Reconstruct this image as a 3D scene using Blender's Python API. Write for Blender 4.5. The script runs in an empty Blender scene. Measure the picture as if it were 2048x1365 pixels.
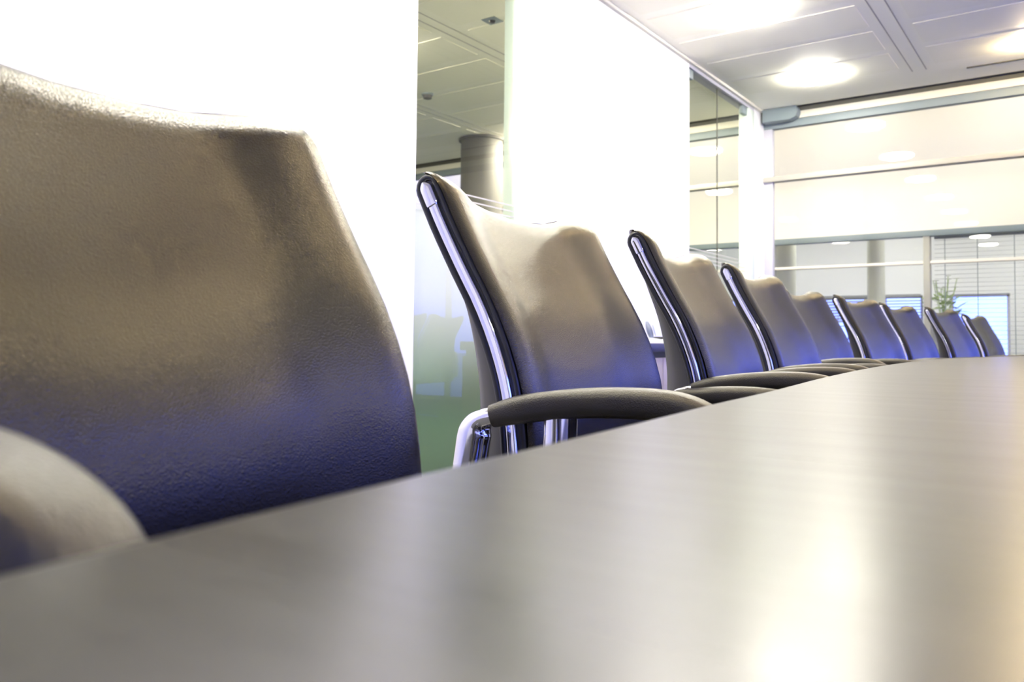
import bpy, bmesh, math, random
from mathutils import Vector, Matrix
random.seed(7)
S = bpy.context.scene
COL = S.collection
PI = math.pi

# ------------------------------------------------------------------ helpers
def tag(o, label=None, cat=None, group=None, kind=None):
    if label: o['label'] = label
    if cat: o['category'] = cat
    if group: o['group'] = group
    if kind: o['kind'] = kind
    return o

def empty(name, loc=(0, 0, 0), rz=0.0):
    o = bpy.data.objects.new(name, None)
    o.empty_display_size = .1
    COL.objects.link(o)
    o.location = loc
    o.rotation_euler = (0, 0, rz)
    return o

class MB:
    def __init__(s): s.v = []; s.f = []; s.m = []; s.mi = 0
    def add(s, vs, fs):
        b = len(s.v); s.v += [tuple(p) for p in vs]
        for f in fs: s.f.append([b + i for i in f]); s.m.append(s.mi)
    def box(s, x0, x1, y0, y1, z0, z1, bev=0.0, seg=2, mat=None):
        bm = bmesh.new()
        bmesh.ops.create_cube(bm, size=1)
        for v in bm.verts:
            v.co = Vector(((x0 + x1) / 2 + v.co.x * (x1 - x0), (y0 + y1) / 2 + v.co.y * (y1 - y0), (z0 + z1) / 2 + v.co.z * (z1 - z0)))
        if bev > 0:
            bmesh.ops.bevel(bm, geom=list(bm.edges), offset=bev, segments=seg, profile=.5, affect='EDGES')
        if mat is not None: bmesh.ops.transform(bm, matrix=mat, verts=bm.verts)
        bm.verts.index_update()
        s.add([v.co[:] for v in bm.verts], [[v.index for v in f.verts] for f in bm.faces])
        bm.free(); return s
    def loft(s, rings, closed=True, cap0=True, cap1=True):
        n = len(rings[0]); b = len(s.v)
        for r in rings: s.v += [tuple(p) for p in r]
        for i in range(len(rings) - 1):
            for j in range(n if closed else n - 1):
                k = (j + 1) % n
                s.f.append([b + i * n + j, b + i * n + k, b + (i + 1) * n + k, b + (i + 1) * n + j]); s.m.append(s.mi)
        if closed and cap0: s.f.append([b + j for j in range(n)][::-1]); s.m.append(s.mi)
        if closed and cap1: s.f.append([b + (len(rings) - 1) * n + j for j in range(n)]); s.m.append(s.mi)
        return s
    def tube(s, pts, r, n=10, closed_path=False):
        P = [Vector(p) for p in pts]; rings = []
        t0 = (P[1] - P[0]).normalized()
        ref = Vector((0, 0, 1)) if abs(t0.z) < .9 else Vector((0, 1, 0))
        nrm = t0.cross(ref).normalized()
        for i, p in enumerate(P):
            t = (P[min(i + 1, len(P) - 1)] - P[max(i - 1, 0)]).normalized()
            nrm = (nrm - t * nrm.dot(t)).normalized(); bn = t.cross(nrm)
            rr = r(i) if callable(r) else r
            rings.append([p + (nrm * math.cos(a) + bn * math.sin(a)) * rr for a in [2 * PI * k / n for k in range(n)]])
        return s.loft(rings)
    def sweep_xz(s, path, section, y):
        """path: list of (x,z); section: list of (a,b): a along the in-plane normal, b along y"""
        rings = []
        for i, (x, z) in enumerate(path):
            x0, z0 = path[max(i - 1, 0)]; x1, z1 = path[min(i + 1, len(path) - 1)]
            tx, tz = x1 - x0, z1 - z0; l = math.hypot(tx, tz) or 1; tx /= l; tz /= l
            sec = section(i) if callable(section) else section
            rings.append([(x - tz * a, y + b, z + tx * a) for a, b in sec])
        return s.loft(rings)
    def lathe(s, prof, c=(0, 0, 0), n=32, caps=True):
        rings = [[(c[0] + r * math.cos(2 * PI * k / n), c[1] + r * math.sin(2 * PI * k / n), c[2] + z) for k in range(n)] for r, z in prof]
        return s.loft(rings, cap0=caps, cap1=caps)
    def build(s, name, mat, parent=None, smooth=True, angle=40, loc=None):
        me = bpy.data.meshes.new(name)
        me.from_pydata(s.v, [], s.f)
        bm = bmesh.new(); bm.from_mesh(me)
        bmesh.ops.recalc_face_normals(bm, faces=bm.faces); bm.to_mesh(me); bm.free()
        mats = mat if isinstance(mat, (list, tuple)) else [mat]
        for m in mats: me.materials.append(m)
        if len(mats) > 1:
            for p, i in zip(me.polygons, s.m): p.material_index = i
        if smooth:
            me.polygons.foreach_set('use_smooth', [True] * len(me.polygons))
            me.set_sharp_from_angle(angle=math.radians(angle))
        me.update()
        o = bpy.data.objects.new(name, me); COL.objects.link(o)
        if parent: o.parent = parent
        if loc: o.location = loc
        return o

def rrect(w, h, r, n=4):
    out = []
    for cx, cy, a0 in ((w / 2 - r, h / 2 - r, 0), (-w / 2 + r, h / 2 - r, 90), (-w / 2 + r, -h / 2 + r, 180), (w / 2 - r, -h / 2 + r, 270)):
        for k in range(n + 1):
            a = math.radians(a0 + 90 * k / n); out.append((cx + r * math.cos(a), cy + r * math.sin(a)))
    return out

def interp(x, pts):
    if x <= pts[0][0]: return pts[0][1]
    for (a, b), (c, d) in zip(pts, pts[1:]):
        if x <= c: return b + (d - b) * (x - a) / (c - a)
    return pts[-1][1]

def hermite(x, pts):
    """smooth interpolation (Catmull-Rom tangents) through pts sorted in x"""
    n = len(pts)
    if x <= pts[0][0]: return pts[0][1]
    if x >= pts[-1][0]: return pts[-1][1]
    for i in range(n - 1):
        if x <= pts[i + 1][0]: break
    def tg(k):
        a, b = pts[max(k - 1, 0)], pts[min(k + 1, n - 1)]
        return (b[1] - a[1]) / (b[0] - a[0])
    x0, y0 = pts[i]; x1, y1 = pts[i + 1]; h = x1 - x0; t = (x - x0) / h
    return ((2 * t**3 - 3 * t**2 + 1) * y0 + (t**3 - 2 * t**2 + t) * h * tg(i) + (-2 * t**3 + 3 * t**2) * y1 + (t**3 - t**2) * h * tg(i + 1))

def smooth(a, b, x):
    t = max(0, min(1, (x - a) / (b - a))); return t * t * (3 - 2 * t)

# ------------------------------------------------------------------ materials
def mat(name, color, rough=.5, metal=0.0, spec=.5, tint=None, emit=None, estr=0.0, coat=0.0, coat_rough=.1, bump=None, ior=None):
    m = bpy.data.materials.new(name); m.use_nodes = True
    nt = m.node_tree; b = nt.nodes['Principled BSDF']
    b.inputs['Base Color'].default_value = (*color, 1)
    b.inputs['Roughness'].default_value = rough
    b.inputs['Metallic'].default_value = metal
    b.inputs['Specular IOR Level'].default_value = spec
    if tint: b.inputs['Specular Tint'].default_value = (*tint, 1)
    if ior: b.inputs['IOR'].default_value = ior
    if coat:
        b.inputs['Coat Weight'].default_value = coat; b.inputs['Coat Roughness'].default_value = coat_rough
    if emit:
        b.inputs['Emission Color'].default_value = (*emit, 1); b.inputs['Emission Strength'].default_value = estr
    if bump:
        sc, st, dist = bump
        tc = nt.nodes.new('ShaderNodeTexCoord'); nz = nt.nodes.new('ShaderNodeTexNoise')
        nz.inputs['Scale'].default_value = sc; nz.inputs['Detail'].default_value = 3
        bp = nt.nodes.new('ShaderNodeBump'); bp.inputs['Strength'].default_value = st; bp.inputs['Distance'].default_value = dist
        nt.links.new(tc.outputs['Object'], nz.inputs['Vector']); nt.links.new(nz.outputs['Fac'], bp.inputs['Height'])
        nt.links.new(bp.outputs['Normal'], b.inputs['Normal'])
    return m

def emat(name, color, strength):
    m = bpy.data.materials.new(name); m.use_nodes = True; nt = m.node_tree
    nt.nodes.clear(); e = nt.nodes.new('ShaderNodeEmission'); o = nt.nodes.new('ShaderNodeOutputMaterial')
    e.inputs[0].default_value = (*color, 1); e.inputs[1].default_value = strength
    nt.links.new(e.outputs[0], o.inputs[0]); return m

def glass(name, tint=(1, 1, 1), refl=1.0, ior=1.5):
    """architectural pane: mirror reflection by Fresnel, straight-through transmission"""
    m = bpy.data.materials.new(name); m.use_nodes = True; nt = m.node_tree; nt.nodes.clear()
    o = nt.nodes.new('ShaderNodeOutputMaterial'); mx = nt.nodes.new('ShaderNodeMixShader')
    fr = nt.nodes.new('ShaderNodeFresnel'); fr.inputs[0].default_value = ior
    mu = nt.nodes.new('ShaderNodeMath'); mu.operation = 'MULTIPLY'; mu.inputs[1].default_value = refl; mu.use_clamp = True
    tr = nt.nodes.new('ShaderNodeBsdfTransparent'); tr.inputs[0].default_value = (*tint, 1)
    gl = nt.nodes.new('ShaderNodeBsdfGlossy'); gl.inputs['Roughness'].default_value = 0.0
    geo = nt.nodes.new('ShaderNodeNewGeometry')
    # light that is already inside the pane passes straight out
    inv = nt.nodes.new('ShaderNodeMath'); inv.operation = 'SUBTRACT'; inv.inputs[0].default_value = 1.0
    nt.links.new(geo.outputs['Backfacing'], inv.inputs[1])
    mm = nt.nodes.new('ShaderNodeMath'); mm.operation = 'MULTIPLY'
    nt.links.new(fr.outputs[0], mu.inputs[0]); nt.links.new(mu.outputs[0], mm.inputs[0]); nt.links.new(inv.outputs[0], mm.inputs[1])
    nt.links.new(mm.outputs[0], mx.inputs[0]); nt.links.new(tr.outputs[0], mx.inputs[1]); nt.links.new(gl.outputs[0], mx.inputs[2])
    nt.links.new(mx.outputs[0], o.inputs[0]); return m

def frosted(name, tint, white):
    """frosted film, light on it painted in: milky white at eye height, clearer below"""
    m = bpy.data.materials.new(name); m.use_nodes = True; nt = m.node_tree; nt.nodes.clear()
    o = nt.nodes.new('ShaderNodeOutputMaterial'); mx = nt.nodes.new('ShaderNodeMixShader'); m2 = nt.nodes.new('ShaderNodeMixShader')
    rf = nt.nodes.new('ShaderNodeBsdfRefraction'); rf.inputs[0].default_value = (*tint, 1); rf.inputs['Roughness'].default_value = .35; rf.inputs['IOR'].default_value = 1.12
    tl = nt.nodes.new('ShaderNodeBsdfTranslucent'); tl.inputs[0].default_value = (*white, 1)
    df = nt.nodes.new('ShaderNodeBsdfDiffuse'); df.inputs[0].default_value = (*white, 1)
    m2.inputs[0].default_value = .5
    tc = nt.nodes.new('ShaderNodeTexCoord'); sx = nt.nodes.new('ShaderNodeSeparateXYZ'); mr = nt.nodes.new('ShaderNodeMapRange')
    mr.interpolation_type = 'SMOOTHSTEP'
    mr.inputs['From Min'].default_value = .45; mr.inputs['From Max'].default_value = 1.12; mr.inputs['To Min'].default_value = .1; mr.inputs['To Max'].default_value = .88  # light fading towards the floor, put into the white share by height
    nt.links.new(tc.outputs['Object'], sx.inputs[0]); nt.links.new(sx.outputs['Z'], mr.inputs['Value']); nt.links.new(mr.outputs[0], mx.inputs[0])
    nt.links.new(tl.outputs[0], m2.inputs[1]); nt.links.new(df.outputs[0], m2.inputs[2])
    nt.links.new(rf.outputs[0], mx.inputs[1]); nt.links.new(m2.outputs[0], mx.inputs[2]); nt.links.new(mx.outputs[0], o.inputs[0]); return m

def leather_mat(name, col, rough, spec, tint, bump):
    m = mat(name, col, rough, 0, spec, tint); nt = m.node_tree; b = nt.nodes['Principled BSDF']
    tc = nt.nodes.new('ShaderNodeTexCoord')
    vo = nt.nodes.new('ShaderNodeTexVoronoi'); vo.inputs['Scale'].default_value = 760
    nz = nt.nodes.new('ShaderNodeTexNoise'); nz.inputs['Scale'].default_value = 420; nz.inputs['Detail'].default_value = 4
    ad = nt.nodes.new('ShaderNodeMath'); ad.operation = 'ADD'
    bp = nt.nodes.new('ShaderNodeBump'); bp.inputs['Strength'].default_value = bump; bp.inputs['Distance'].default_value = .0012
    nt.links.new(tc.outputs['Object'], vo.inputs['Vector']); nt.links.new(tc.outputs['Object'], nz.inputs['Vector'])
    nt.links.new(vo.outputs['Distance'], ad.inputs[0]); nt.links.new(nz.outputs['Fac'], ad.inputs[1])
    nt.links.new(ad.outputs[0], bp.inputs['Height']); nt.links.new(bp.outputs['Normal'], b.inputs['Normal'])
    return m

def table_mat():
    m = mat('dark_stained_veneer', (.035, .034, .032), .3, 0, .5, ior=1.64); nt = m.node_tree; b = nt.nodes['Principled BSDF']
    tc = nt.nodes.new('ShaderNodeTexCoord'); mp = nt.nodes.new('ShaderNodeMapping')
    mp.inputs['Scale'].default_value = (2.5, 160, 1)
    n1 = nt.nodes.new('ShaderNodeTexNoise'); n1.inputs['Scale'].default_value = 1.0; n1.inputs['Detail'].default_value = 6; n1.inputs['Roughness'].default_value = .65
    nt.links.new(tc.outputs['Object'], mp.inputs['Vector']); nt.links.new(mp.outputs[0], n1.inputs['Vector'])
    cr = nt.nodes.new('ShaderNodeValToRGB'); cr.color_ramp.elements[0].position = .3; cr.color_ramp.elements[1].position = .75
    cr.color_ramp.elements[0].color = (.011, .0115, .011, 1); cr.color_ramp.elements[1].color = (.017, .0175, .016, 1)
    nt.links.new(n1.outputs['Fac'], cr.inputs['Fac']); nt.links.new(cr.outputs['Color'], b.inputs['Base Color'])
    rr = nt.nodes.new('ShaderNodeMapRange'); rr.inputs['From Min'].default_value = .3; rr.inputs['From Max'].default_value = .7
    rr.inputs['To Min'].default_value = .27; rr.inputs['To Max'].default_value = .33
    nt.links.new(n1.outputs['Fac'], rr.inputs['Value']); nt.links.new(rr.outputs[0], b.inputs['Roughness'])
    bp = nt.nodes.new('ShaderNodeBump'); bp.inputs['Strength'].default_value = .07; bp.inputs['Distance'].default_value = .0005
    nt.links.new(n1.outputs['Fac'], bp.inputs['Height']); nt.links.new(bp.outputs['Normal'], b.inputs['Normal'])
    return m

M = dict(
    wall=mat('white_wall_paint', (.9, .9, .89), .6),
    greywall=mat('warm_wall_paint', (.64, .53, .37), .6),
    ceil=mat('white_ceiling_metal', (.95, .93, .8), .5),
    panel=mat('perforated_ceiling_metal', (.92, .9, .76), .6),
    carpet=mat('grey_carpet', (.08, .08, .078), .95, bump=(300, .4, .004)),
    carpet_dark=mat('dark_green_carpet', (.02, .042, .03), .95, bump=(300, .4, .004)),
    leather=leather_mat('brown_black_leather', (.006, .005, .003), .24, .64, (1, .91, .62), .29),
    pad=leather_mat('dark_arm_leather', (.012, .011, .009), .4, .7, (1, .97, .86), .25),
    shell=mat('dark_grey_shell', (.028, .028, .026), .45),
    piping=mat('black_piping', (.008, .009, .009), .32),
    chrome=mat('polished_chrome', (.86, .86, .88), .07, 1.0),
    satin=mat('satin_aluminium', (.72, .72, .74), .28, 1.0),
    black=mat('black_plastic', (.012, .012, .012), .4),
    table=table_mat(),
    glass=glass('clear_glass', (.96, .975, .95), .85),
    glass_far=glass('clear_far_glass', (.97, .98, .97), .9),
    frost=frosted('frosted_film', (.72, .9, .8), (.93, .94, .92)),
    stripe=mat('white_film_stripe', (.55, .54, .48), .6),
    glassedge=mat('pale_green_glass_edge', (.72, .82, .74), .25),
    grey=mat('blue_grey_metal', (.22, .27, .29), .5),
    lav=mat('pale_grey_frame', (.5, .5, .56), .45),
    frame=mat('pale_aluminium_frame', (.36, .35, .31), .4),
    cream=mat('cream_bulkhead', (.9, .84, .76), .7),
    creamtrim=mat('cream_trim', (.75, .73, .62), .6),
    dark=mat('dark_shadow_gap', (.1, .1, .085), .8),
    steel=mat('brushed_steel', (.6, .62, .64), .3, 1.0),
    door=mat('lavender_laminate', (.42, .38, .44), .4),
    top=mat('blue_grey_worktop', (.05, .055, .12), .35),
    plastic=mat('white_plastic', (.85, .86, .87), .3),
    shaded_handset=mat('shaded_white_plastic', (.2, .23, .28), .35),  # blue shade on the white handset, put into the plastic colour
    shaded_face=mat('shaded_face_plastic', (.25, .32, .45), .3),  # deeper blue shade painted on the handset face
    column=mat('grey_column_paint', (.12, .118, .11), .9),
    palecol=mat('pale_column_paint', (.8, .8, .7), .6),
    joint=mat('grey_panel_joint', (.35, .34, .32), .7),
    slat=mat('blind_slat', (.3, .31, .31), .6),
    leaf=mat('green_leaf', (.38, .52, .16), .5),
    petal=mat('white_petal', (.9, .9, .86), .5),
    pot=mat('grey_pot', (.4, .4, .4), .5),
    bark=mat('grey_bark', (.14, .13, .13), .9),
    ground=mat('pale_paving', (.4, .4, .42), .9),
    lamp=emat('lamp_diffuser', (1, .955, .83), 66),
    lamp_added=emat('added_room_diffuser', (1, .9, .73), 130),
    office=emat('added_office_diffuser', (1, .97, .92), 40),
    corr=emat('added_corridor_diffuser', (1, .97, .93), 23),
    warm=emat('warm_halogen', (1, .78, .45), 400),
)

# ------------------------------------------------------------------ dimensions
XW = -2.78          # inner face of the left wall
YW = 8.45           # inner face of the far glazed wall
H = 3.2             # ceiling height
XR, YB = 4.4, -4.2  # right wall, near wall
XL = -10.5          # far side of the neighbouring room
YP = 10.5           # partition across the corridor
YF = 17.0           # facade behind
XT = .8            # where the corridor building stops, terrace beyond

def struct(o, label, cat):
    return tag(o, label, cat, kind='structure')

# ------------------------------------------------------------------ floor, ceiling
m = MB(); m.box(XL, XW - .06, YB - .2, YW + .15, -.1, 0)
struct(m.build('floor', M['carpet_dark']), 'dark green carpet of the room behind the glass', 'floor')
m = MB(); m.box(XW - .06, XR + .2, YB - .2, YW + .15, -.1, 0)
struct(m.build('floor', M['carpet']), 'grey carpeted floor under the conference table', 'floor')

def ceiling(name, x0, x1, y0, y1, bays, label):
    root = MB(); root.box(x0, x1, y0, y1, H, H + .12)
    o = struct(root.build(name, M['ceil']), label, 'ceiling')
    p = MB(); j = MB()
    for (a, b) in bays:
        k = -22
        while True:
            yc = 7.477 + .585 * k; k += 1
            if yc + .29 > y1 - .45: break
            if yc - .29 < y0: continue
            p.box(a + .085, b - .085, yc - .235, yc + .235, H - .004, H + .01)
        j.box(b - .004, b + .004, y0, y1 - .5, H - .002, H + .01)
        j.box(a - .004, a + .004, y0, y1 - .5, H - .002, H + .01)
    p.build('perforated_panels', M['panel'], o)
    j.build('panel_joints', M['joint'], o)
    return o
ceiling('ceiling', XW - .06, XR + .2, YB - .2, YW - .1, [(XW + .02, -1.262), (-1.152, .36), (.47, 1.98), (2.09, XR - .1)], 'white metal tile ceiling over the conference table')
ceiling('ceiling', XL, XW - .06, YB - .2, YW - .1, [(-10.4, -8.92), (-8.8, -7.3), (-7.2, -5.7), (-5.6, -4.1), (-4.0, -2.9)], 'dim tiled ceiling of the room behind the glass panels')

# ------------------------------------------------------------------ left wall
m = MB()
m.box(XW - .12, XW, YB, 3.073, 0, H)
m.box(XW - .12, XW, 4.06, 6.51, 0, H)
m.box(XW - .12, XW, 8.15, YW, 0, H)
struct(m.build('wall_left', M['wall']), 'white wall panels between the two glass openings on the left', 'wall')
m = MB()
m.box(XW, XW + .012, YB, 3.05, 0, .105, .003); m.box(XW, XW + .012, 4.06, 6.5, 0, .105, .003)
struct(m.build('baseboard_left', M['wall']), 'low white skirting at the foot of the left wall', 'skirting')
m = MB(); m.box(XW, XW + .03, YB, YW - .1, H - .022, H)
struct(m.build('trim_1', M['creamtrim']), 'thin grey trim where the left wall meets the ceiling', 'trim')

# fixed glass panel (window 1)
w = MB(); w.box(XW - .035, XW - .02, 3.073, 3.965, .02, H)
o = struct(w.build('window_1', M['glass'], smooth=False), 'tall glass panel behind the second chair, frosted lower half', 'window')
f = MB(); f.box(XW - .1, XW - .0, 3.963, 4.01, 0, H, .003); f.build('edge_frame', M['glassedge'], o)
f = MB(); f.box(XW - .1, XW + .004, 4.01, 4.06, 0, H, .003); f.build('jamb', M['wall'], o)
f = MB(); f.box(XW - .1, XW, 3.073, 3.963, 0, .02); f.build('floor_channel', M['satin'], o)
f = MB(); f.box(XW - .037, XW - .0355, 3.075, 3.962, .02, 1.47); tag(f.build('frosted_film', M['frost'], o, smooth=False), 'greenish frosted film on the lower glass')
f = MB()
for k in range(4): f.box(XW - .0195, XW - .0185, 3.075, 3.962, 1.492 + .034 * k, 1.499 + .034 * k)
f.build('film_stripes', M['stripe'], o)

# glass door (door 1)
w = MB(); w.box(XW - .04, XW - .025, 6.51, 7.216, .01, H - .05)
w.box(XW - .04, XW - .025, 7.222, 7.99, .01, H - .05)
o = struct(w.build('door_1', M['glass'], smooth=False), 'frameless clear glass door and side pane left of the far corner', 'door')
f = MB(); f.box(XW - .1, XW, 6.51, 8.15, H - .05, H - .004); f.build('head_channel', M['lav'], o)
f = MB(); f.box(XW - .1, XW + .004, 7.985, 8.15, 0, H - .05, .004); f.build('edge_frame', M['glassedge'], o)
f = MB(); f.box(XW - .034, XW - .024, 7.2155, 7.2225, .01, H - .05); f.build('joint_seal', M['dark'], o)
for (a, b) in ((6.515, 6.63), (7.86, 7.985)):
    f = MB(); f.box(XW - .05, XW - .012, a, b, H - .13, H - .052, .004); f.build('patch_fitting', M['grey'], o)
f = MB(); f.box(XW - .05, XW - .012, 7.19, 7.31, 1.2, 1.285, .006); f.build('lock_plate', M['satin'], o)
f = MB(); f.tube([(XW - .012, 7.28, 1.245), (XW + .04, 7.28, 1.245), (XW + .05, 7.28, 1.235), (XW + .05, 7.28, .93), (XW - .012, 7.28, .92)], .011); f.build('handle', M['satin'], o)
f = MB()
for k in range(4): f.box(XW - .0245, XW - .0235, 6.52, 7.98, 1.50 + .034 * k, 1.506 + .034 * k)
f.build('film_stripes', M['stripe'], o)

# ------------------------------------------------------------------ far glazed wall (window 2)
def wx(mb, x0, x1, z0, z1, y0, y1, bev=0): mb.box(x0, x1, y0, y1, z0, z1, bev)
w = MB()
wx(w, XL, XR, 2.515, 3.02, YW + .03, YW + .04); wx(w, XL, XR, .05, 2.465, YW + .03, YW + .04)
o = struct(w.build('window_2', M['glass_far'], smooth=False), 'wide glazed wall at the far end with a high transom', 'window')
f = MB(); wx(f, XL, XR, 2.464, 2.515, YW - .03, YW + .08, .002); f.build('transom', M['frame'], o)
f = MB(); wx(f, XL, XR, 3.02, 3.095, YW, YW + .08, .002); f.build('head_rail', M['grey'], o)
f = MB(); wx(f, XL, XR, 3.095, 3.165, YW - .02, YW + .08, .002); f.build('pelmet', M['creamtrim'], o)
f = MB(); wx(f, XL, XR, 3.165, H + .14, YW - .02, YW + .08); wx(f, XL, XR, H + .1, H + .14, YW - .12, YW - .02); f.build('shadow_gap', M['dark'], o)
f = MB(); wx(f, XW - .02, XW + .09, 0, 3.02, YW - .0, YW + .07, .003); f.build('mullion', M['lav'], o)
for x in (-.08 + 0, 1.45, 2.95, -5.2, -8.0):
    if x == -.08: continue
    f = MB(); wx(f, x - .03, x + .03, 0, 3.02, YW, YW + .07, .003); f.build('mullion', M['lav'], o)
f = MB(); wx(f, XL, XR, 0, .05, YW, YW + .08); f.build('sill', M['frame'], o)
f = MB(); wx(f, XT, XR, 2.52, 3.02, YW + .05, YW + .054); f.build('added_blind', M['cream'], o)  # unseen cream sheet added to cut the upper sky out of reflections

# grey motor housing in the corner
hs = MB()
prof = [(XW + .03, 0), (-2.47, 0), (-2.41, .03), (-2.395, .07), (-2.395, .1), (-2.41, .13), (XW + .03, .13)]
rings = [[(x, y, H - .135 + z) for x, z in prof] for y in (YW - .13, YW - .02)]
hs.loft(rings)
tag(hs.build('blind_housing', M['grey'], angle=25), 'blue-grey box under the ceiling in the far left corner', 'housing')

# ------------------------------------------------------------------ right and near walls
m = MB()
m.box(XR, XR + .2, YB, YW + .1, 0, .35); m.box(XR, XR + .2, YB, YW + .1, 2.55, H)

for y in (YB, -1.0, 2.1, 5.2, 8.3): m.box(XR, XR + .2, y, y + .2, .35, 2.55)
struct(m.build('wall_right', M['greywall']), 'warm tan wall on the far side of the table', 'wall')
for i, (a, b) in enumerate(((YB + .2, -1.0), (-.8, 2.1), (2.3, 5.2), (5.4, 8.3))):
    g = MB(); g.box(XR + .08, XR + .09, a, b, .35, 2.55)
    o = struct(g.build('window_%d' % (3 + i), M['glass_far'], smooth=False), 'side window to the blue dusk sky in the tan wall, ' + ['behind the camera', 'beside the camera', 'beside the middle of the table', 'nearest the far glazed wall'][i], 'window')
    f = MB()
    f.box(XR + .05, XR + .12, a, b, .35, .4); f.box(XR + .05, XR + .12, a, b, 2.5, 2.55)
    f.box(XR + .05, XR + .12, a, a + .05, .4, 2.5); f.box(XR + .05, XR + .12, b - .05, b, .4, 2.5); f.build('frame', M['lav'], o)
m = MB(); m.box(XL, XR + .2, YB - .2, YB, 0, H)
struct(m.build('wall_back', M['wall']), 'plain white wall behind the camera', 'wall')
m = MB(); m.box(XL - .2, XL, YB - .2, YF, 0, H)
struct(m.build('wall_far_left', M['wall']), 'side wall of the neighbouring room', 'wall')

# ------------------------------------------------------------------ corridor and rooms beyond the glass
m = MB(); m.box(XL, XT, YW + .15, YF + .3, -.1, 0)
struct(m.build('floor', M['carpet']), 'corridor and office floor beyond the glazed wall', 'floor')
m = MB(); m.box(XL, XT, YP + .15, YF + .3, H + .05, H + .17)
struct(m.build('ceiling', M['ceil']), 'white ceiling over the office beyond the corridor', 'ceiling')
m = MB(); m.box(XL, XT + .15, YW + .08, YP + .15, 4.0, 4.12); m.box(XL, XT + .15, YW + .08, YW + .2, H + .14, 4.0)
struct(m.build('ceiling', M['ceil']), 'higher white ceiling over the corridor', 'ceiling')
m = MB(); m.box(XL, XT, YP, YP + .15, 2.12, 4.0)
struct(m.build('wall_corridor', M['cream']), 'cream bulkhead above the office glazing across the corridor', 'wall')
m = MB(); m.box(XT, XT + .15, YW + .12, YF + .3, 0, 4.0)
struct(m.build('wall_corridor_right', M['wall']), 'white end wall of the corridor', 'wall')
w = MB(); w.box(XL, XT, YP + .05, YP + .06, .1, 2.05)
o = struct(w.build('window_7', M['glass_far'], smooth=False), 'office glazing across the corridor under the cream bulkhead', 'window')
f = MB(); f.box(XL, XT, YP - .02, YP + .1, 2.05, 2.12, .003); f.build('head_rail', M['grey'], o)
f = MB(); f.box(XL, XT, YP + .0, YP + .1, 1.73, 1.765, .002); f.build('transom', M['cream'], o)
for x in (-3.36, -1.56, -5.2, -7.0, -8.8, .2):
    f = MB(); f.box(x - .035, x + .035, YP - .01, YP + .1, 0, 2.06, .003); f.build('mullion', M['frame'], o)
f = MB(); f.box(XL, XT, YP - .01, YP + .1, 0, .1); f.build('sill', M['frame'], o)

# office facade with daylight windows
wins = [(-4.75, -3.5), (-3.3, -2.6), (-2.15, -1.2), (-6.6, -5.2), (-9.4, -7.4)]
m = MB(); zs0, zs1 = .45, 1.72
m.box(XL, XT, YF, YF + .25, 0, zs0); m.box(XL, XT, YF, YF + .25, zs1, H + .05)
xs = sorted(wins); edge = XL
for a, b in xs:
    m.box(edge, a, YF, YF + .25, zs0, zs1); edge = b
m.box(edge, XT, YF, YF + .25, zs0, zs1)
struct(m.build('wall_far', M['wall']), 'pale outer wall of the office with low daylight windows', 'wall')
lab = ['second from the left', 'wide, behind the fifth chair', 'narrow, beside the pale column', 'behind the open blind']
for i, (a, b) in enumerate(xs[1:]):
    g = MB(); g.box(a, b, YF + .1, YF + .11, zs0, zs1)
    o = struct(g.build('window_%d' % (8 + i), M['glass_far'], smooth=False), 'office daylight window, ' + lab[i], 'window')
    f = MB()
    for q in ((a, a + .05, zs0, zs1), (b - .05, b, zs0, zs1), (a, b, zs0, zs0 + .05), (a, b, zs1 - .05, zs1)):
        f.box(q[0], q[1], YF + .06, YF + .14, q[2], q[3])
    f.build('frame', M['lav'], o)

def slat_blind(name, x0, x1, y, z0, z1, pitch, depth, tilt, label, group=None, cords=()):
    root = empty(name, ((x0 + x1) / 2, y, z1)); tag(root, label, 'blind', group)
    L = (x1 - x0) / 2
    h = MB(); h.box(-L, L, -.025, .025, -.03, .02, .003); h.build('headrail', M['slat'], root)
    s = MB(); n = int((z1 - z0 - .05) / pitch); c, sn = math.cos(tilt), math.sin(tilt)
    for k in range(n):
        zc = -.05 - pitch * k; d = depth / 2
        s.loft([[(x, -d * c, zc - d * sn), (x, 0, zc + .004), (x, d * c, zc + d * sn), (x, 0, zc + .002)] for x in (-L, L)])
    s.build('slats', M['slat'], root, angle=60)
    b = MB(); b.box(-L, L, -.02, .02, z0 - z1, z0 - z1 + .02, .003); b.build('bottom_rail', M['slat'], root)
    for cx in cords:
        t = MB(); t.box(cx - (x0 + x1) / 2 - .004, cx - (x0 + x1) / 2 + .004, -depth / 2 - .004, -depth / 2, z0 - z1, 0); t.build('ladder_tape', M['grey'], root)
    return root
slat_blind('venetian_blind', -1.5, .1, YP + .16, .62, 2.06, .05, .04, .1, 'wide open grey venetian blind behind the office glazing at right', cords=(-1.39, -1.06, -.7, -.35))
slat_blind('venetian_blind', -4.7, -3.55, YF - .06, 1.13, 1.72, .055, .05, .9, 'half lowered blind in the office window behind the fifth chair')
slat_blind('venetian_blind', -3.27, -2.63, YF - .06, 1.13, 1.72, .055, .05, .5, 'half lowered blind in the narrow office window beside the pale column')

for x, y, r, lb in ((-3.74, 12.3, .165, 'pale round office column at the left edge of the glazing'), (-2.47, 12.3, .115, 'slim pale office column left of the open blind')):
    c = MB(); c.lathe([(r, 0), (r, H + .05)], n=40)
    o = c.build('office_column', M['palecol'], loc=(x, y, 0)); tag(o, lb, 'column')

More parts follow.
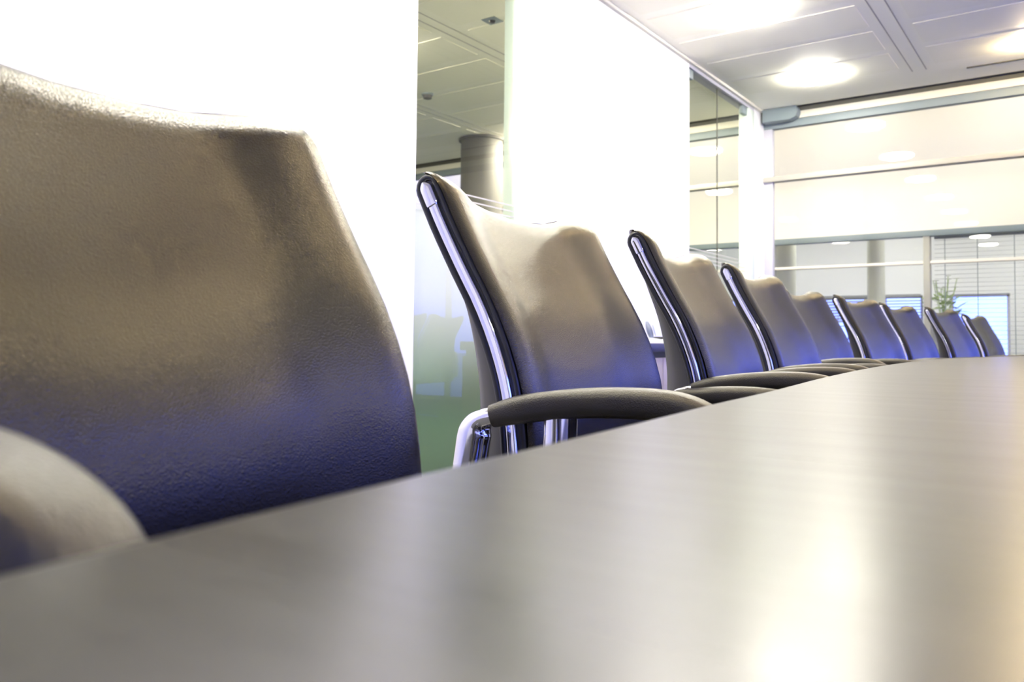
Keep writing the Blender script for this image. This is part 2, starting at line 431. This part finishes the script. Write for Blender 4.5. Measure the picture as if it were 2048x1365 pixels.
# column in the neighbouring room
root = empty('round_column', (-5.93, 7.72, 0)); tag(root, 'thick grey round column behind the tall glass panel', 'column')
c = MB(); c.lathe([(.25, 0), (.25, H - .0)], n=48); c.build('shaft', M['column'], root)
c = MB(); c.lathe([(.25, H - .035), (.275, H - .03), (.275, H - .004), (.25, H - .002)], n=48, caps=False); c.build('collar', M['column'], root)

# plant behind the blind
root = empty('potted_plant', (-1.62, 12.2, 0)); tag(root, 'leafy green plant with white flowers behind the open blind', 'plant')
p = MB(); p.lathe([(.14, 0), (.18, .97), (.19, 1.0), (.16, 1.0), (.15, .92)], n=24); p.build('pot', M['pot'], root)
lf = MB(); st = MB(); heads = []
for k in range(95):
    a = random.uniform(0, 2 * PI); r = random.uniform(.02, .26); z = 1.02 + random.uniform(0, .55) * (1 - r * 1.2)
    c = Vector((r * math.cos(a), r * math.sin(a), z)); d = Vector((math.cos(a), math.sin(a), random.uniform(-.3, .9))).normalized()
    sd = d.cross(Vector((0, 0, 1))).normalized(); l = random.uniform(.1, .18); wd = .034
    up = sd.cross(d)
    lf.loft([[c - d * l * .5 + sd * 0.002, c - d * l * .5 - sd * .002, c - d * l * .5 + up * .002],
             [c + sd * wd, c - sd * wd, c + up * .012], [c + d * l * .5 + sd * .002, c + d * l * .5 - sd * .002, c + d * l * .5 + up * .002]])
for k in range(9):
    a = random.uniform(0, 2 * PI); r = random.uniform(.02, .2); top = Vector((r * math.cos(a), r * math.sin(a), random.uniform(1.5, 1.72)))
    st.tube([(0, 0, .95), (top.x * .5, top.y * .5, 1.3), top[:]], .005, 5)
    pt = MB(); heads.append(pt)
    for q in range(5):
        b = 2 * PI * q / 5; e = Vector((math.cos(b) * .02, math.sin(b) * .02, .01))
        pt.lathe([(.004, -.008), (.026, 0), (.004, .008)], c=(top + e)[:], n=8)
lf.build('leaves', M['leaf'], root); st.build('stems', M['leaf'], root); 
for pt in heads: pt.build('flower', M['petal'], root)

# exterior ground and a bare tree
m = MB(); m.box(-40, 45, YF + .4, 70, -.6, -.5); m.box(XR + .3, 45, -25, YF + .4, -.6, -.5); m.box(XT + .2, XR + .3, YW + .2, YF + .4, -.6, -.5)
struct(m.build('ground', M['ground']), 'pale paving outside the windows', 'ground')
root = empty('bare_tree', (-5.1, 23, -.5)); tag(root, 'bare winter tree outside the office window behind the fifth chair', 'tree')
tr = MB()
def branch(p, d, l, r, n):
    q = p + d * l; tr.tube([p[:], ((p + q) / 2 + Vector((random.uniform(-.03, .03), 0, random.uniform(-.03, .03)))).to_tuple(), q[:]], r, 6)
    if n == 0: return
    for k in range(3):
        e = (d + Vector((random.uniform(-.8, .8), random.uniform(-.4, .4), random.uniform(-.1, .6)))).normalized(); branch(q, e, l * .68, r * .6, n - 1)
branch(Vector((0, 0, 0)), Vector((0, 0, 1)), .8, .05, 4)
tr.build('branches', M['bark'], root)

# ------------------------------------------------------------------ ceiling luminaires
def luminaire(x, y, label, group, r=.2, lampm='lamp', z=H, name='ceiling_light'):
    root = empty(name, (x, y, z)); tag(root, label, 'ceiling light', group)
    g = MB(); g.lathe([(r, -.004), (r + .018, -.007), (r + .024, -.001), (r + .024, .002), (r, .002)], n=40, caps=False); g.build('trim_ring', M['ceil'], root)
    d = MB(); d.lathe([(r, -.005), (r, -.03), (r * .92, -.04), (.001, -.043)], n=40); d.build('diffuser', M[lampm], root)
    return root
pos = ['first', 'second', 'third', 'fourth', 'fifth', 'sixth']
for k in range(6):
    luminaire(-2.0, 7.477 - 1.755 * k, 'bright round ceiling light along the left wall, %s from the far glazed wall' % pos[k], 'ceiling lights along the left wall')
for k in range(5):
    luminaire(2.75, 6.6 - 1.755 * k, 'added unseen light in front of the tan right wall, %s from the far glazed wall' % pos[k], 'added lights along the right wall', r=.13)  # unseen row added to light up the tan wall
for k in range(4):
    luminaire(-.385, 7.57 - 2.34 * k, 'small warm halogen spot over the table, %s from the far glazed wall' % pos[k], 'warm spots over the table', r=.05, lampm='warm', name='halogen_spot')
for x in (-4.8, -7.9):
    for k in range(2):
        luminaire(x, 4.55 - 3.51 * k, 'added unseen light of the neighbouring room hidden by the nearer white wall', 'added lights of the neighbouring room', lampm='lamp_added')  # lamps added out of sight to brighten the room behind the glass
for x, y in ((-3.9, 7.3), (-5.3, 8.0)):
    luminaire(x, y, 'added unseen light of the neighbouring room near its windows, hidden by white wall', 'added lights near the neighbouring windows', lampm='lamp_added')  # two more hidden lamps, added to lift the far part of that ceiling
for k in range(6):
    luminaire(-.6 - 1.8 * k, 9.55, 'added unseen corridor light beyond the glazed wall, %s from the right end' % pos[k], 'added corridor lights beyond the glazed wall', lampm='corr', z=4.0)  # unseen lamps added to bring the bulkhead up to bright cream
for k in range(4):
    for j in range(2):
        luminaire(-.7 - 2.4 * k, 12.6 + 2.6 * j, 'added unseen office light beyond the corridor, %s from the right in the %s row' % (pos[k], ['nearer', 'farther'][j]), 'added office lights beyond the corridor', lampm='office', z=H + .05)  # unseen lamps added to brighten the office interior

d = MB(); d.box(-.86, 3.4, 7.985, 8.02, H - .004, H + .01)
tag(d.build('linear_air_slot', M['dark']), 'thin dark air slot in the ceiling near the far glazed wall', 'air vent')
root = empty('smoke_detector', (-5.26, 5.97, H)); tag(root, 'round grey smoke detector on the dim ceiling behind the glass', 'smoke detector')
d = MB(); d.lathe([(.055, -.02), (.058, -.012), (.058, 0)], n=24); d.build('base', M['grey'], root)
d = MB(); d.lathe([(.03, -.055), (.042, -.05), (.046, -.02)], n=24); d.build('sensor_head', M['column'], root)
root = empty('ceiling_sensor', (-3.64, 4.85, H)); tag(root, 'small square dark plate on the dim ceiling behind the glass', 'ceiling sensor')
d = MB(); d.box(-.06, .06, -.06, .06, -.008, -.001, .002); d.build('plate', M['grey'], root)
d = MB(); d.lathe([(.02, -.02), (.026, -.007)], n=16); d.build('lens', M['black'], root)

# ------------------------------------------------------------------ credenza and telephone
root = empty('credenza', (-2.5, 5.2, 0)); tag(root, 'low lavender credenza with a dark blue-grey top against the white wall', 'cabinet')
y0, y1 = 4.15 - 5.2, 6.4 - 5.2
b = MB(); b.box(-.26, .22, y0 + .01, y1 - .01, .08, .69); b.build('body', M['door'], root)
b = MB(); b.box(-.25, .19, y0 + .03, y1 - .03, 0, .08); b.build('plinth', M['black'], root)
b = MB(); b.box(-.25, .215, y0 + .02, y1 - .02, .69, .735); b.build('recess', M['black'], root)
b = MB(); b.box(-.27, .25, y0, y1, .735, .79, .003); b.build('worktop', M['top'], root)
ds = [4.16, 4.52, 4.88 - .0, 5.25, 5.62, 6.0, 6.39]
for i, (a, c) in enumerate(zip(ds, ds[1:])):
    e = MB(); e.box(.222, .24, a - 5.2 + .004, c - 5.2 - .004, .085, .697, .002); dr = e.build('door', M['door'], root)
    hh = MB(); yy = (c - 5.2 - .17, c - 5.2 - .03) if i % 2 == 0 else (a - 5.2 + .03, a - 5.2 + .17)
    hh.box(.24, .262, yy[0], yy[1], .64, .65, .002); hh.build('handle', M['satin'], dr)
root = empty('desk_telephone', (-2.47, 5.22, .79), .25); tag(root, 'white desk telephone with upright handset coloured in blue shade on the credenza', 'telephone')
b = MB(); b.loft([[(-.07, -.09, 0), (.08, -.09, 0), (.08, -.09, .02), (-.07, -.09, .045)], [(-.07, .1, 0), (.08, .1, 0), (.08, .1, .02), (-.07, .1, .045)]]); b.build('base', M['plastic'], root)
b = MB(); n = 14
rings = []
for k in range(n + 1):
    t = k / n; z = .03 + .12 * t; wv = .03 * math.sin(PI * (.12 + .86 * t)) ** .6 + .004; dv = .018 * math.sin(PI * (.1 + .88 * t)) ** .6 + .003
    rings.append([(-.02 - .035 * t + dv * math.cos(a), -.055 + wv * math.sin(a), z) for a in [2 * PI * j / 16 for j in range(16)]])
b.loft(rings); hset = b.build('handset', M['shaded_handset'], root)
b = MB(); b.loft([[(-.003 - .035 * (.15 + .6 * k / 8) + .014 + .002 * math.cos(a), -.055 + .02 * math.sin(PI * (.1 + .8 * k / 8)) * math.sin(a), .05 + .075 * k / 8) for a in [2 * PI * j / 12 for j in range(12)]] for k in range(9)]); b.build('handset_face', M['shaded_face'], hset)
b = MB(); b.box(-.05, .06, .0, .085, .03, .045, .004); b.build('keypad', M['black'], root)

# ------------------------------------------------------------------ conference table
ZT = .7505
KS = .853
EDGE = [(-1.0, -.05), (-.5, -.12), (-.2, -.159), (.082, -.192), (.307, -.217), (.495, -.238), (.645, -.257), (.819, -.274), (1.286, -.331), (1.92, -.390), (2.56, -.425), (2.99, -.433), (3.33, -.418), (3.70, -.371), (4.45, -.262), (5.2, -.14), (6.0, -.0), (6.7, .13)]
XC = .55
left = []
N = 110
for k in range(N + 1):
    y = EDGE[0][0] + (EDGE[-1][0] - EDGE[0][0]) * k / N
    left.append((hermite(y, EDGE), y))
outline = left + [(2 * XC - x, y) for x, y in reversed(left)]
def inset(d):
    n = len(outline); out = []
    for i, (x, y) in enumerate(outline):
        a = Vector(outline[i - 1]); c = Vector(outline[(i + 1) % n]); p = Vector((x, y))
        e1 = (p - a).normalized(); e2 = (c - p).normalized()
        n1 = Vector((e1.y, -e1.x)); n2 = Vector((e2.y, -e2.x)); nn = (n1 + n2).normalized()
        q = p + nn * d / max(.5, nn.dot(n1)); out.append((q.x, q.y))
    return out
root = empty('conference_table', (XC, 2.8, 0)); tag(root, 'long dark boat-shaped conference table with a satin wood top', 'table')
t = MB()
rings = []
for d, z in ((.16, ZT - .045), (.07, ZT - .044), (.005, ZT - .0195), (0, ZT - .016), (0, ZT - .007), (.0015, ZT - .003), (.005, ZT - .0005), (.009, ZT)):
    rings.append([(x - XC, y - 2.8, z) for x, y in inset(d)])
t.loft(rings); t.build('tabletop', M['table'], root, angle=35)
for yy in (-2.3, 0, 2.3):
    b = MB(); b.box(-.28, .28, yy - .05, yy + .05, 0, ZT - .0445, .004); b.build('pedestal', M['black'], root)
b = MB(); b.box(-.03, .03, -2.25, 2.25, .3, .6, .003); b.build('modesty_beam', M['black'], root)

# ------------------------------------------------------------------ chairs
RAIL = [(.40, .146), (.45, .144), (.5, .142), (.6, .138), (.66, .134), (.70, .130), (.738, .1235), (.77, .1145), (.81, .0995), (.85, .0805), (.89, .0575), (.953, .0235), (1.0, .001), (1.03, -.014), (1.06, -.029)]
def rail(z): return hermite(z, RAIL)
TOP = [(0, 1.0235), (.012, 1.0275), (.03, 1.028), (.06, 1.0245), (.09, 1.0175), (.12, 1.011), (.18, 1.0025), (.27, .998)]
HW = .27
def ztop(e): return hermite(min(e, HW), TOP)

def front_depth(e, z):
    """how far the leather stands in front of the rail plane, e = distance from the side edge"""
    rise = .026 + .016 * math.sqrt(max(0, 1 - (1 - min(e, .035) / .035) ** 2))
    rec = .019
    bow = .022 * (1 - (1 - e / HW) ** 2)
    lum = .012 * math.exp(-((z - .70) / .07) ** 2) * smooth(.08, .22, e)
    return rise - rec * smooth(.03, .15, e) - bow + lum

def collapse(e): return -.004 + .016 * (1 - smooth(0, .035, e)) - .0128 * (1 - (1 - e / HW) ** 2)

def cushion_mesh():
    m = MB(); z0 = .46
    es = [0, .002, .006, .012, .02, .03, .042, .055, .07, .085, .1, .115, .13, .15, .18, .21, .24]
    front = [(-HW - .0015 + e, e) for e in es] + [(0, HW)] + [(HW + .0015 - e, e) for e in reversed(es)]
    back = [(HW - e, e) for e in (.014, .03, .07, .13, .2)] + [(0, HW)] + [(-HW + e, e) for e in (.2, .13, .07, .03, .014)]
    V = [0, .06, .12, .18, .24, .3, .36, .42, .48, .54, .6, .66, .72, .77, .82, .86, .895, .92, .94, .955, .967, .977, .985, .991, .996, .999, 1]
    rings = []
    for v in V:
        s = math.sqrt(max(0, 1 - ((v - .945) / .055) ** 2)) if v > .945 else 1
        ring = []
        for y, e in front:
            z = z0 + v * (ztop(e) - z0); d = front_depth(e, z); c = collapse(e)
            ring.append((rail(z) + c + (d - c) * s, y, z))
        zs = z0 + v * (ztop(.014) - z0)
        ring.append((rail(zs) - .004 + (.018 + .004) * s, HW - .014, zs)); ring.insert(0, (rail(zs) - .004 + (.018 + .004) * s, -HW + .014, zs))
        for y, e in back:
            z = z0 + v * (ztop(e) - z0); c = collapse(e); bk = c - .007
            ring.append((rail(z) + c + (bk - c) * s, y, z))
        rings.append(ring)
    m.loft(rings, cap1=False); return m

def shell_mesh():
    m = MB(); z0 = .42
    def depth(z): return interp(z, [(.42, .066), (.6, .062), (.7, .056), (.76, .048), (.82, .037), (.88, .025), (.95, .012), (1.0, .006), (1.03, .003)])
    rings = []
    K = 24
    for k in range(31):
        v = k / 30; ring = []
        for j in range(K + 1):
            u = -1 + 2 * j / K; e = (1 - abs(u)) * (HW - .004); zt = ztop(e) - .02; z = z0 + v * (zt - z0)
            c = -.0065 - .013 * (1 - (1 - e / HW) ** 2); d = depth(z) * min(1, (1 - abs(u) ** 9)) + depth(z) * .5 * (1 - u * u)
            ring.append((rail(z) + c - .004 - d, u * (HW - .004), z))
        for j in range(K + 1):
            u = 1 - 2 * j / K; e = (1 - abs(u)) * (HW - .004); zt = ztop(e) - .02; z = z0 + v * (zt - z0)
            c = -.0065 - .013 * (1 - (1 - e / HW) ** 2)
            ring.append((rail(z) + c - .001, u * (HW - .004), z))
        rings.append(ring)
    m.loft(rings, cap1=False)
    b = len(m.v) - 2 * (K + 1)
    for j in range(K): m.f.append([b + j, b + j + 1, b + 2 * K - j, b + 2 * K + 1 - j]); m.m.append(0)
    return m

def side_path(off, z0, z1, n=26):
    out = []
    for k in range(n + 1):
        z = z0 + (z1 - z0) * k / n
        dx = (rail(z + .004) - rail(z - .004)) / .008; l = math.hypot(dx, 1)
        out.append((rail(z) + off / l, z - off * dx / l))
    return out

def trim_mesh(sy):
    """black edge: flat side plate with a rounded welt down both sides and round the top"""
    m = MB()
    f = side_path(.0175, .44, 1.0); r = side_path(-.0105, .44, 1.0)
    c = ((f[-1][0] + r[-1][0]) / 2, (f[-1][1] + r[-1][1]) / 2)
    rad = math.hypot(f[-1][0] - c[0], f[-1][1] - c[1]); a0 = math.atan2(f[-1][1] - c[1], f[-1][0] - c[0])
    arc = [(c[0] + rad * math.cos(a0 + PI * k / 8), c[1] + rad * 1.15 * math.sin(a0 + PI * k / 8)) for k in range(1, 8)]
    path = f + arc + r[::-1]
    y = sy * (HW - .004)
    m.tube([(x, y, z) for x, z in path], .0056, 8)
    poly = path
    m.loft([[(x, y - sy * .006, z) for x, z in poly], [(x, y + sy * .0015, z) for x, z in poly]])
    return m

def rail_mesh(sy):
    m = MB(); sec = [(a, b) for a, b in rrect(.0145, .008, .003, 3)]
    m.sweep_xz(side_path(.0025, .44, .98), sec, sy * (HW - .001)); return m
def cap_mesh(sy):
    m = MB(); p = side_path(.0025, .977, 1.008, 12); n = len(p)
    def sec(i):
        t = i / (n - 1); w = .0185 * (math.sqrt(max(.02, 1 - ((t - .72) / .28) ** 2)) if t > .72 else (1 if t > .06 else .9))
        return rrect(w, .0125, min(.0045, w * .4), 3)
    m.sweep_xz(p, sec, sy * (HW - .001)); return m

def curve_pts(pts, n=5):
    """Catmull-Rom densification of 2-D points"""
    out = []
    for i in range(len(pts) - 1):
        p0, p1, p2, p3 = pts[max(i - 1, 0)], pts[i], pts[i + 1], pts[min(i + 2, len(pts) - 1)]
        for k in range(n):
            t = k / n
            out.append(tuple(.5 * ((2 * b) + (-a + c) * t + (2 * a - 5 * b + 4 * c - d) * t * t + (-a + 3 * b - 3 * c + d) * t**3) for a, b, c, d in zip(p0, p1, p2, p3)))
    out.append(pts[-1]); return out

AY = .302
def pad_mesh(dz, swing=0.0):
    m = MB(); slide = .02 if swing else 0
    path = curve_pts([(.132, .709), (.16, .7165), (.2, .7235), (.25, .729), (.3, .731), (.34, .7295), (.368, .724), (.392, .712), (.408, .695), (.414, .684)], 4)
    n = len(path)
    def sec(i):
        t = i / (n - 1)
        w = .046 * (1 - .25 * smooth(.8, 1, t)); h = .034 * (.82 + .18 * smooth(0, .15, t)) * (1 - .35 * smooth(.72, 1, t))
        if t > .97: w *= .8; h *= .7
        # flat underside, domed top
        pts = rrect(h, w, h * .36, 4)
        return [(a, b) for a, b in pts]
    m.sweep_xz([(x - slide, z + dz) for x, z in path], sec, 0)
    if swing:
        c, s = math.cos(swing), math.sin(swing)
        m.v = [(.13 + (x - .13) * c - y * s, (x - .13) * s + y * c, z) for x, y, z in m.v]
    return m
def armframe_mesh(sy, dz):
    m = MB()
    path = curve_pts([(.15, .712 + dz), (.132, .709 + dz), (.116, .705 + dz), (.106, .698 + dz), (.1, .684 + dz), (.096, .66 + dz), (.088, .6), (.084, .53), (.09, .46)], 4)
    n = len(path)
    def sec(i):
        t = i / (n - 1); h = .022 + .02 * smooth(.25, .5, t)
        return rrect(h, .036, min(h, .036) * .47, 6)
    m.sweep_xz(path, sec, 0)
    path = [(.216, .714 + dz), (.2155, .69 + dz), (.212, .6), (.21, .52), (.212, .46)]
    m.sweep_xz(path, rrect(.04, .032, .0152, 6), 0)
    m.box(.075, .235, -.018, .018, .445, .47, .004)
    m.box(.12, .2, -.006, .006, .445, .468, mat=None)
    return m

def build_chair():
    r = empty('conference_chair')
    m = cushion_mesh(); bc = m.build('back_cushion', M['leather'], r, angle=70)
    shell_mesh().build('back_shell', M['shell'], r, angle=60)
    for sy in (-1, 1):
        trim_mesh(sy).build('edge_piping', M['piping'], r, angle=50)
        rl = rail_mesh(sy).build('side_rail', M['chrome'], r, angle=50)
        cap_mesh(sy).build('rail_cap', M['chrome'], rl, angle=50)
    st = MB(); st.box(.14, .6, -.25, .25, .425, .485, .026, 4); st.build('seat', M['leather'], r, angle=50)
    st = MB(); st.box(.12, .52, -.29, .29, .405, .43, .006); st.build('seat_plate', M['black'], r)
    c = MB(); c.lathe([(.03, .1), (.03, .26), (.022, .26), (.022, .405)], c=(.36, 0, 0), n=20); c.build('gas_column', M['chrome'], r)
    b = MB(); b.lathe([(.045, .07), (.05, .075), (.045, .115), (.032, .12)], c=(.36, 0, 0), n=20)
    cs = []
    for k in range(5):
        a = 2 * PI * k / 5 + .3; dx, dy = math.cos(a), math.sin(a)
        b.loft([[(.36 + dx * q - dy * w, dy * q + dx * w, z) for w, z in ((-.018 + .006 * q, h), (.018 - .006 * q, h), (.018 - .006 * q, h + .022), (-.018 + .006 * q, h + .022))] for q, h in ((.03, .085), (.3, .062))])
        cs.append((.36 + dx * .29, dy * .29))
    b.build('star_base', M['chrome'], r)
    for x, y in cs:
        w = MB()
        for s in (-1, 1):
            w.loft([[(x + .028 * math.cos(q), y + s * o_, .028 + .028 * math.sin(q)) for q in [2 * PI * j / 16 for j in range(16)]] for o_ in (.006, .022)])
        w.tube([(x, y, .03), (x, y, .07)], .006, 8)
        w.build('caster', M['black'], r)
    return r

ARM_CACHE = {}
def arms(r, near_dz=0.0, far_dz=0.0, swing=0.0):
    for sy, dz, sw in ((-1, near_dz, swing), (1, far_dz, 0.0)):
        key = (sy, dz, sw)
        if key not in ARM_CACHE:
            fr = armframe_mesh(sy, dz).build('arm_frame', M['chrome'], r, angle=50); pd = pad_mesh(dz, sw).build('arm_pad', M['pad'], r, angle=60)
            ARM_CACHE[key] = (fr, pd)
        else:
            fr, pd = [x.copy() for x in ARM_CACHE[key]]
            for x in (fr, pd): COL.objects.link(x); x.parent = r
        for x in (fr, pd): x.location = (0, sy * AY, 0)

def copy_tree(o, parent=None):
    c = o.copy(); COL.objects.link(c); c.parent = parent
    for ch in list(o.children): copy_tree(ch, c)
    return c

# near top corner of each back, heading in degrees, arm height offsets
CH = [
    ((-.596, .038), 10.0, .029, -.125, math.radians(10), 'largest, nearest chair at the left edge, no chrome in view'),
    ((-.727, .822), 7.7, .0, -.026, 0, 'second from the left, before the tall glass panel'),
    ((-.752, 1.484), 8.5, .0, -.006, 0, 'third from the left, before the credenza'),
    ((-.85, 2.244), 3.9, .0, -.012, 0, 'fourth from the left, before the clear glass door'),
    ((-1.005, 3.2), -1.0, .0, -.01, 0, 'fifth from the left, chrome edge hidden by the fourth'),
    ((-.975, 3.968), -5.5, -.018, -.02, 0, 'sixth from the left, before the left office columns'),
    ((-.948, 4.829), -6.2, -.018, -.02, 0, 'seventh from the left, before the narrow office window'),
    ((-.823, 5.51), -7.8, -.018, -.02, 0, 'eighth from the left, just below the white-flowered plant'),
    ((-.78, 6.841), -7.1, -.018, -.02, 0, 'smallest chair at the far end of the row'),
]
proto = build_chair()
allch = [proto] + [copy_tree(proto) for _ in CH[1:]]
for o, (A, deg, nd, fd, sw, lb) in zip(allch, CH):
    th = math.radians(deg)
    o.location = (A[0] - math.sin(th) * HW, A[1] + math.cos(th) * HW, 0); o.rotation_euler = (0, 0, th)
    tag(o, 'dark leather chair: ' + lb, 'chair', 'leather chairs along the table')
    arms(o, nd, fd, sw)

# ------------------------------------------------------------------ world: blue dusk sky
W = bpy.data.worlds.new('dusk_sky'); S.world = W; W.use_nodes = True
bg = W.node_tree.nodes['Background']; bg.inputs[0].default_value = (.115, .165, 1.0, 1); bg.inputs[1].default_value = 4.8

# ------------------------------------------------------------------ camera
cd = bpy.data.cameras.new('camera'); cam = bpy.data.objects.new('camera', cd); COL.objects.link(cam)
F = 1641.9
v1 = Vector((1163, 77, F)).normalized(); v2 = Vector((-2321, 45, F))
Yc = v1; Xc = -(v2 - v1 * v2.dot(v1)).normalized(); Zc = Xc.cross(Yc)
if Zc.y > 0: Zc = -Zc
right = Vector((Xc.x, Yc.x, Zc.x)); down = Vector((Xc.y, Yc.y, Zc.y)); fwd = Vector((Xc.z, Yc.z, Zc.z))
rot = Matrix((right, -down, -fwd)).transposed()
cam.matrix_world = Matrix.Translation((0, 0, .8)) @ rot.to_4x4()
cd.sensor_width = 36; cd.lens = F * 36 / 2048; cd.shift_y = -67.5 / 2048; cd.clip_start = .01
cd.dof.use_dof = True; cd.dof.focus_distance = 1.35; cd.dof.aperture_fstop = 8.5
S.camera = cam

vs = S.view_settings
vs.view_transform = 'Standard'; vs.look = 'None'; vs.exposure = 1.0; vs.gamma = 1.0; vs.use_curve_mapping = False
S.cycles.max_bounces = 12; S.cycles.transparent_max_bounces = 24; S.cycles.caustics_reflective = False; S.cycles.caustics_refractive = False
S.cycles.sample_clamp_indirect = 6.0
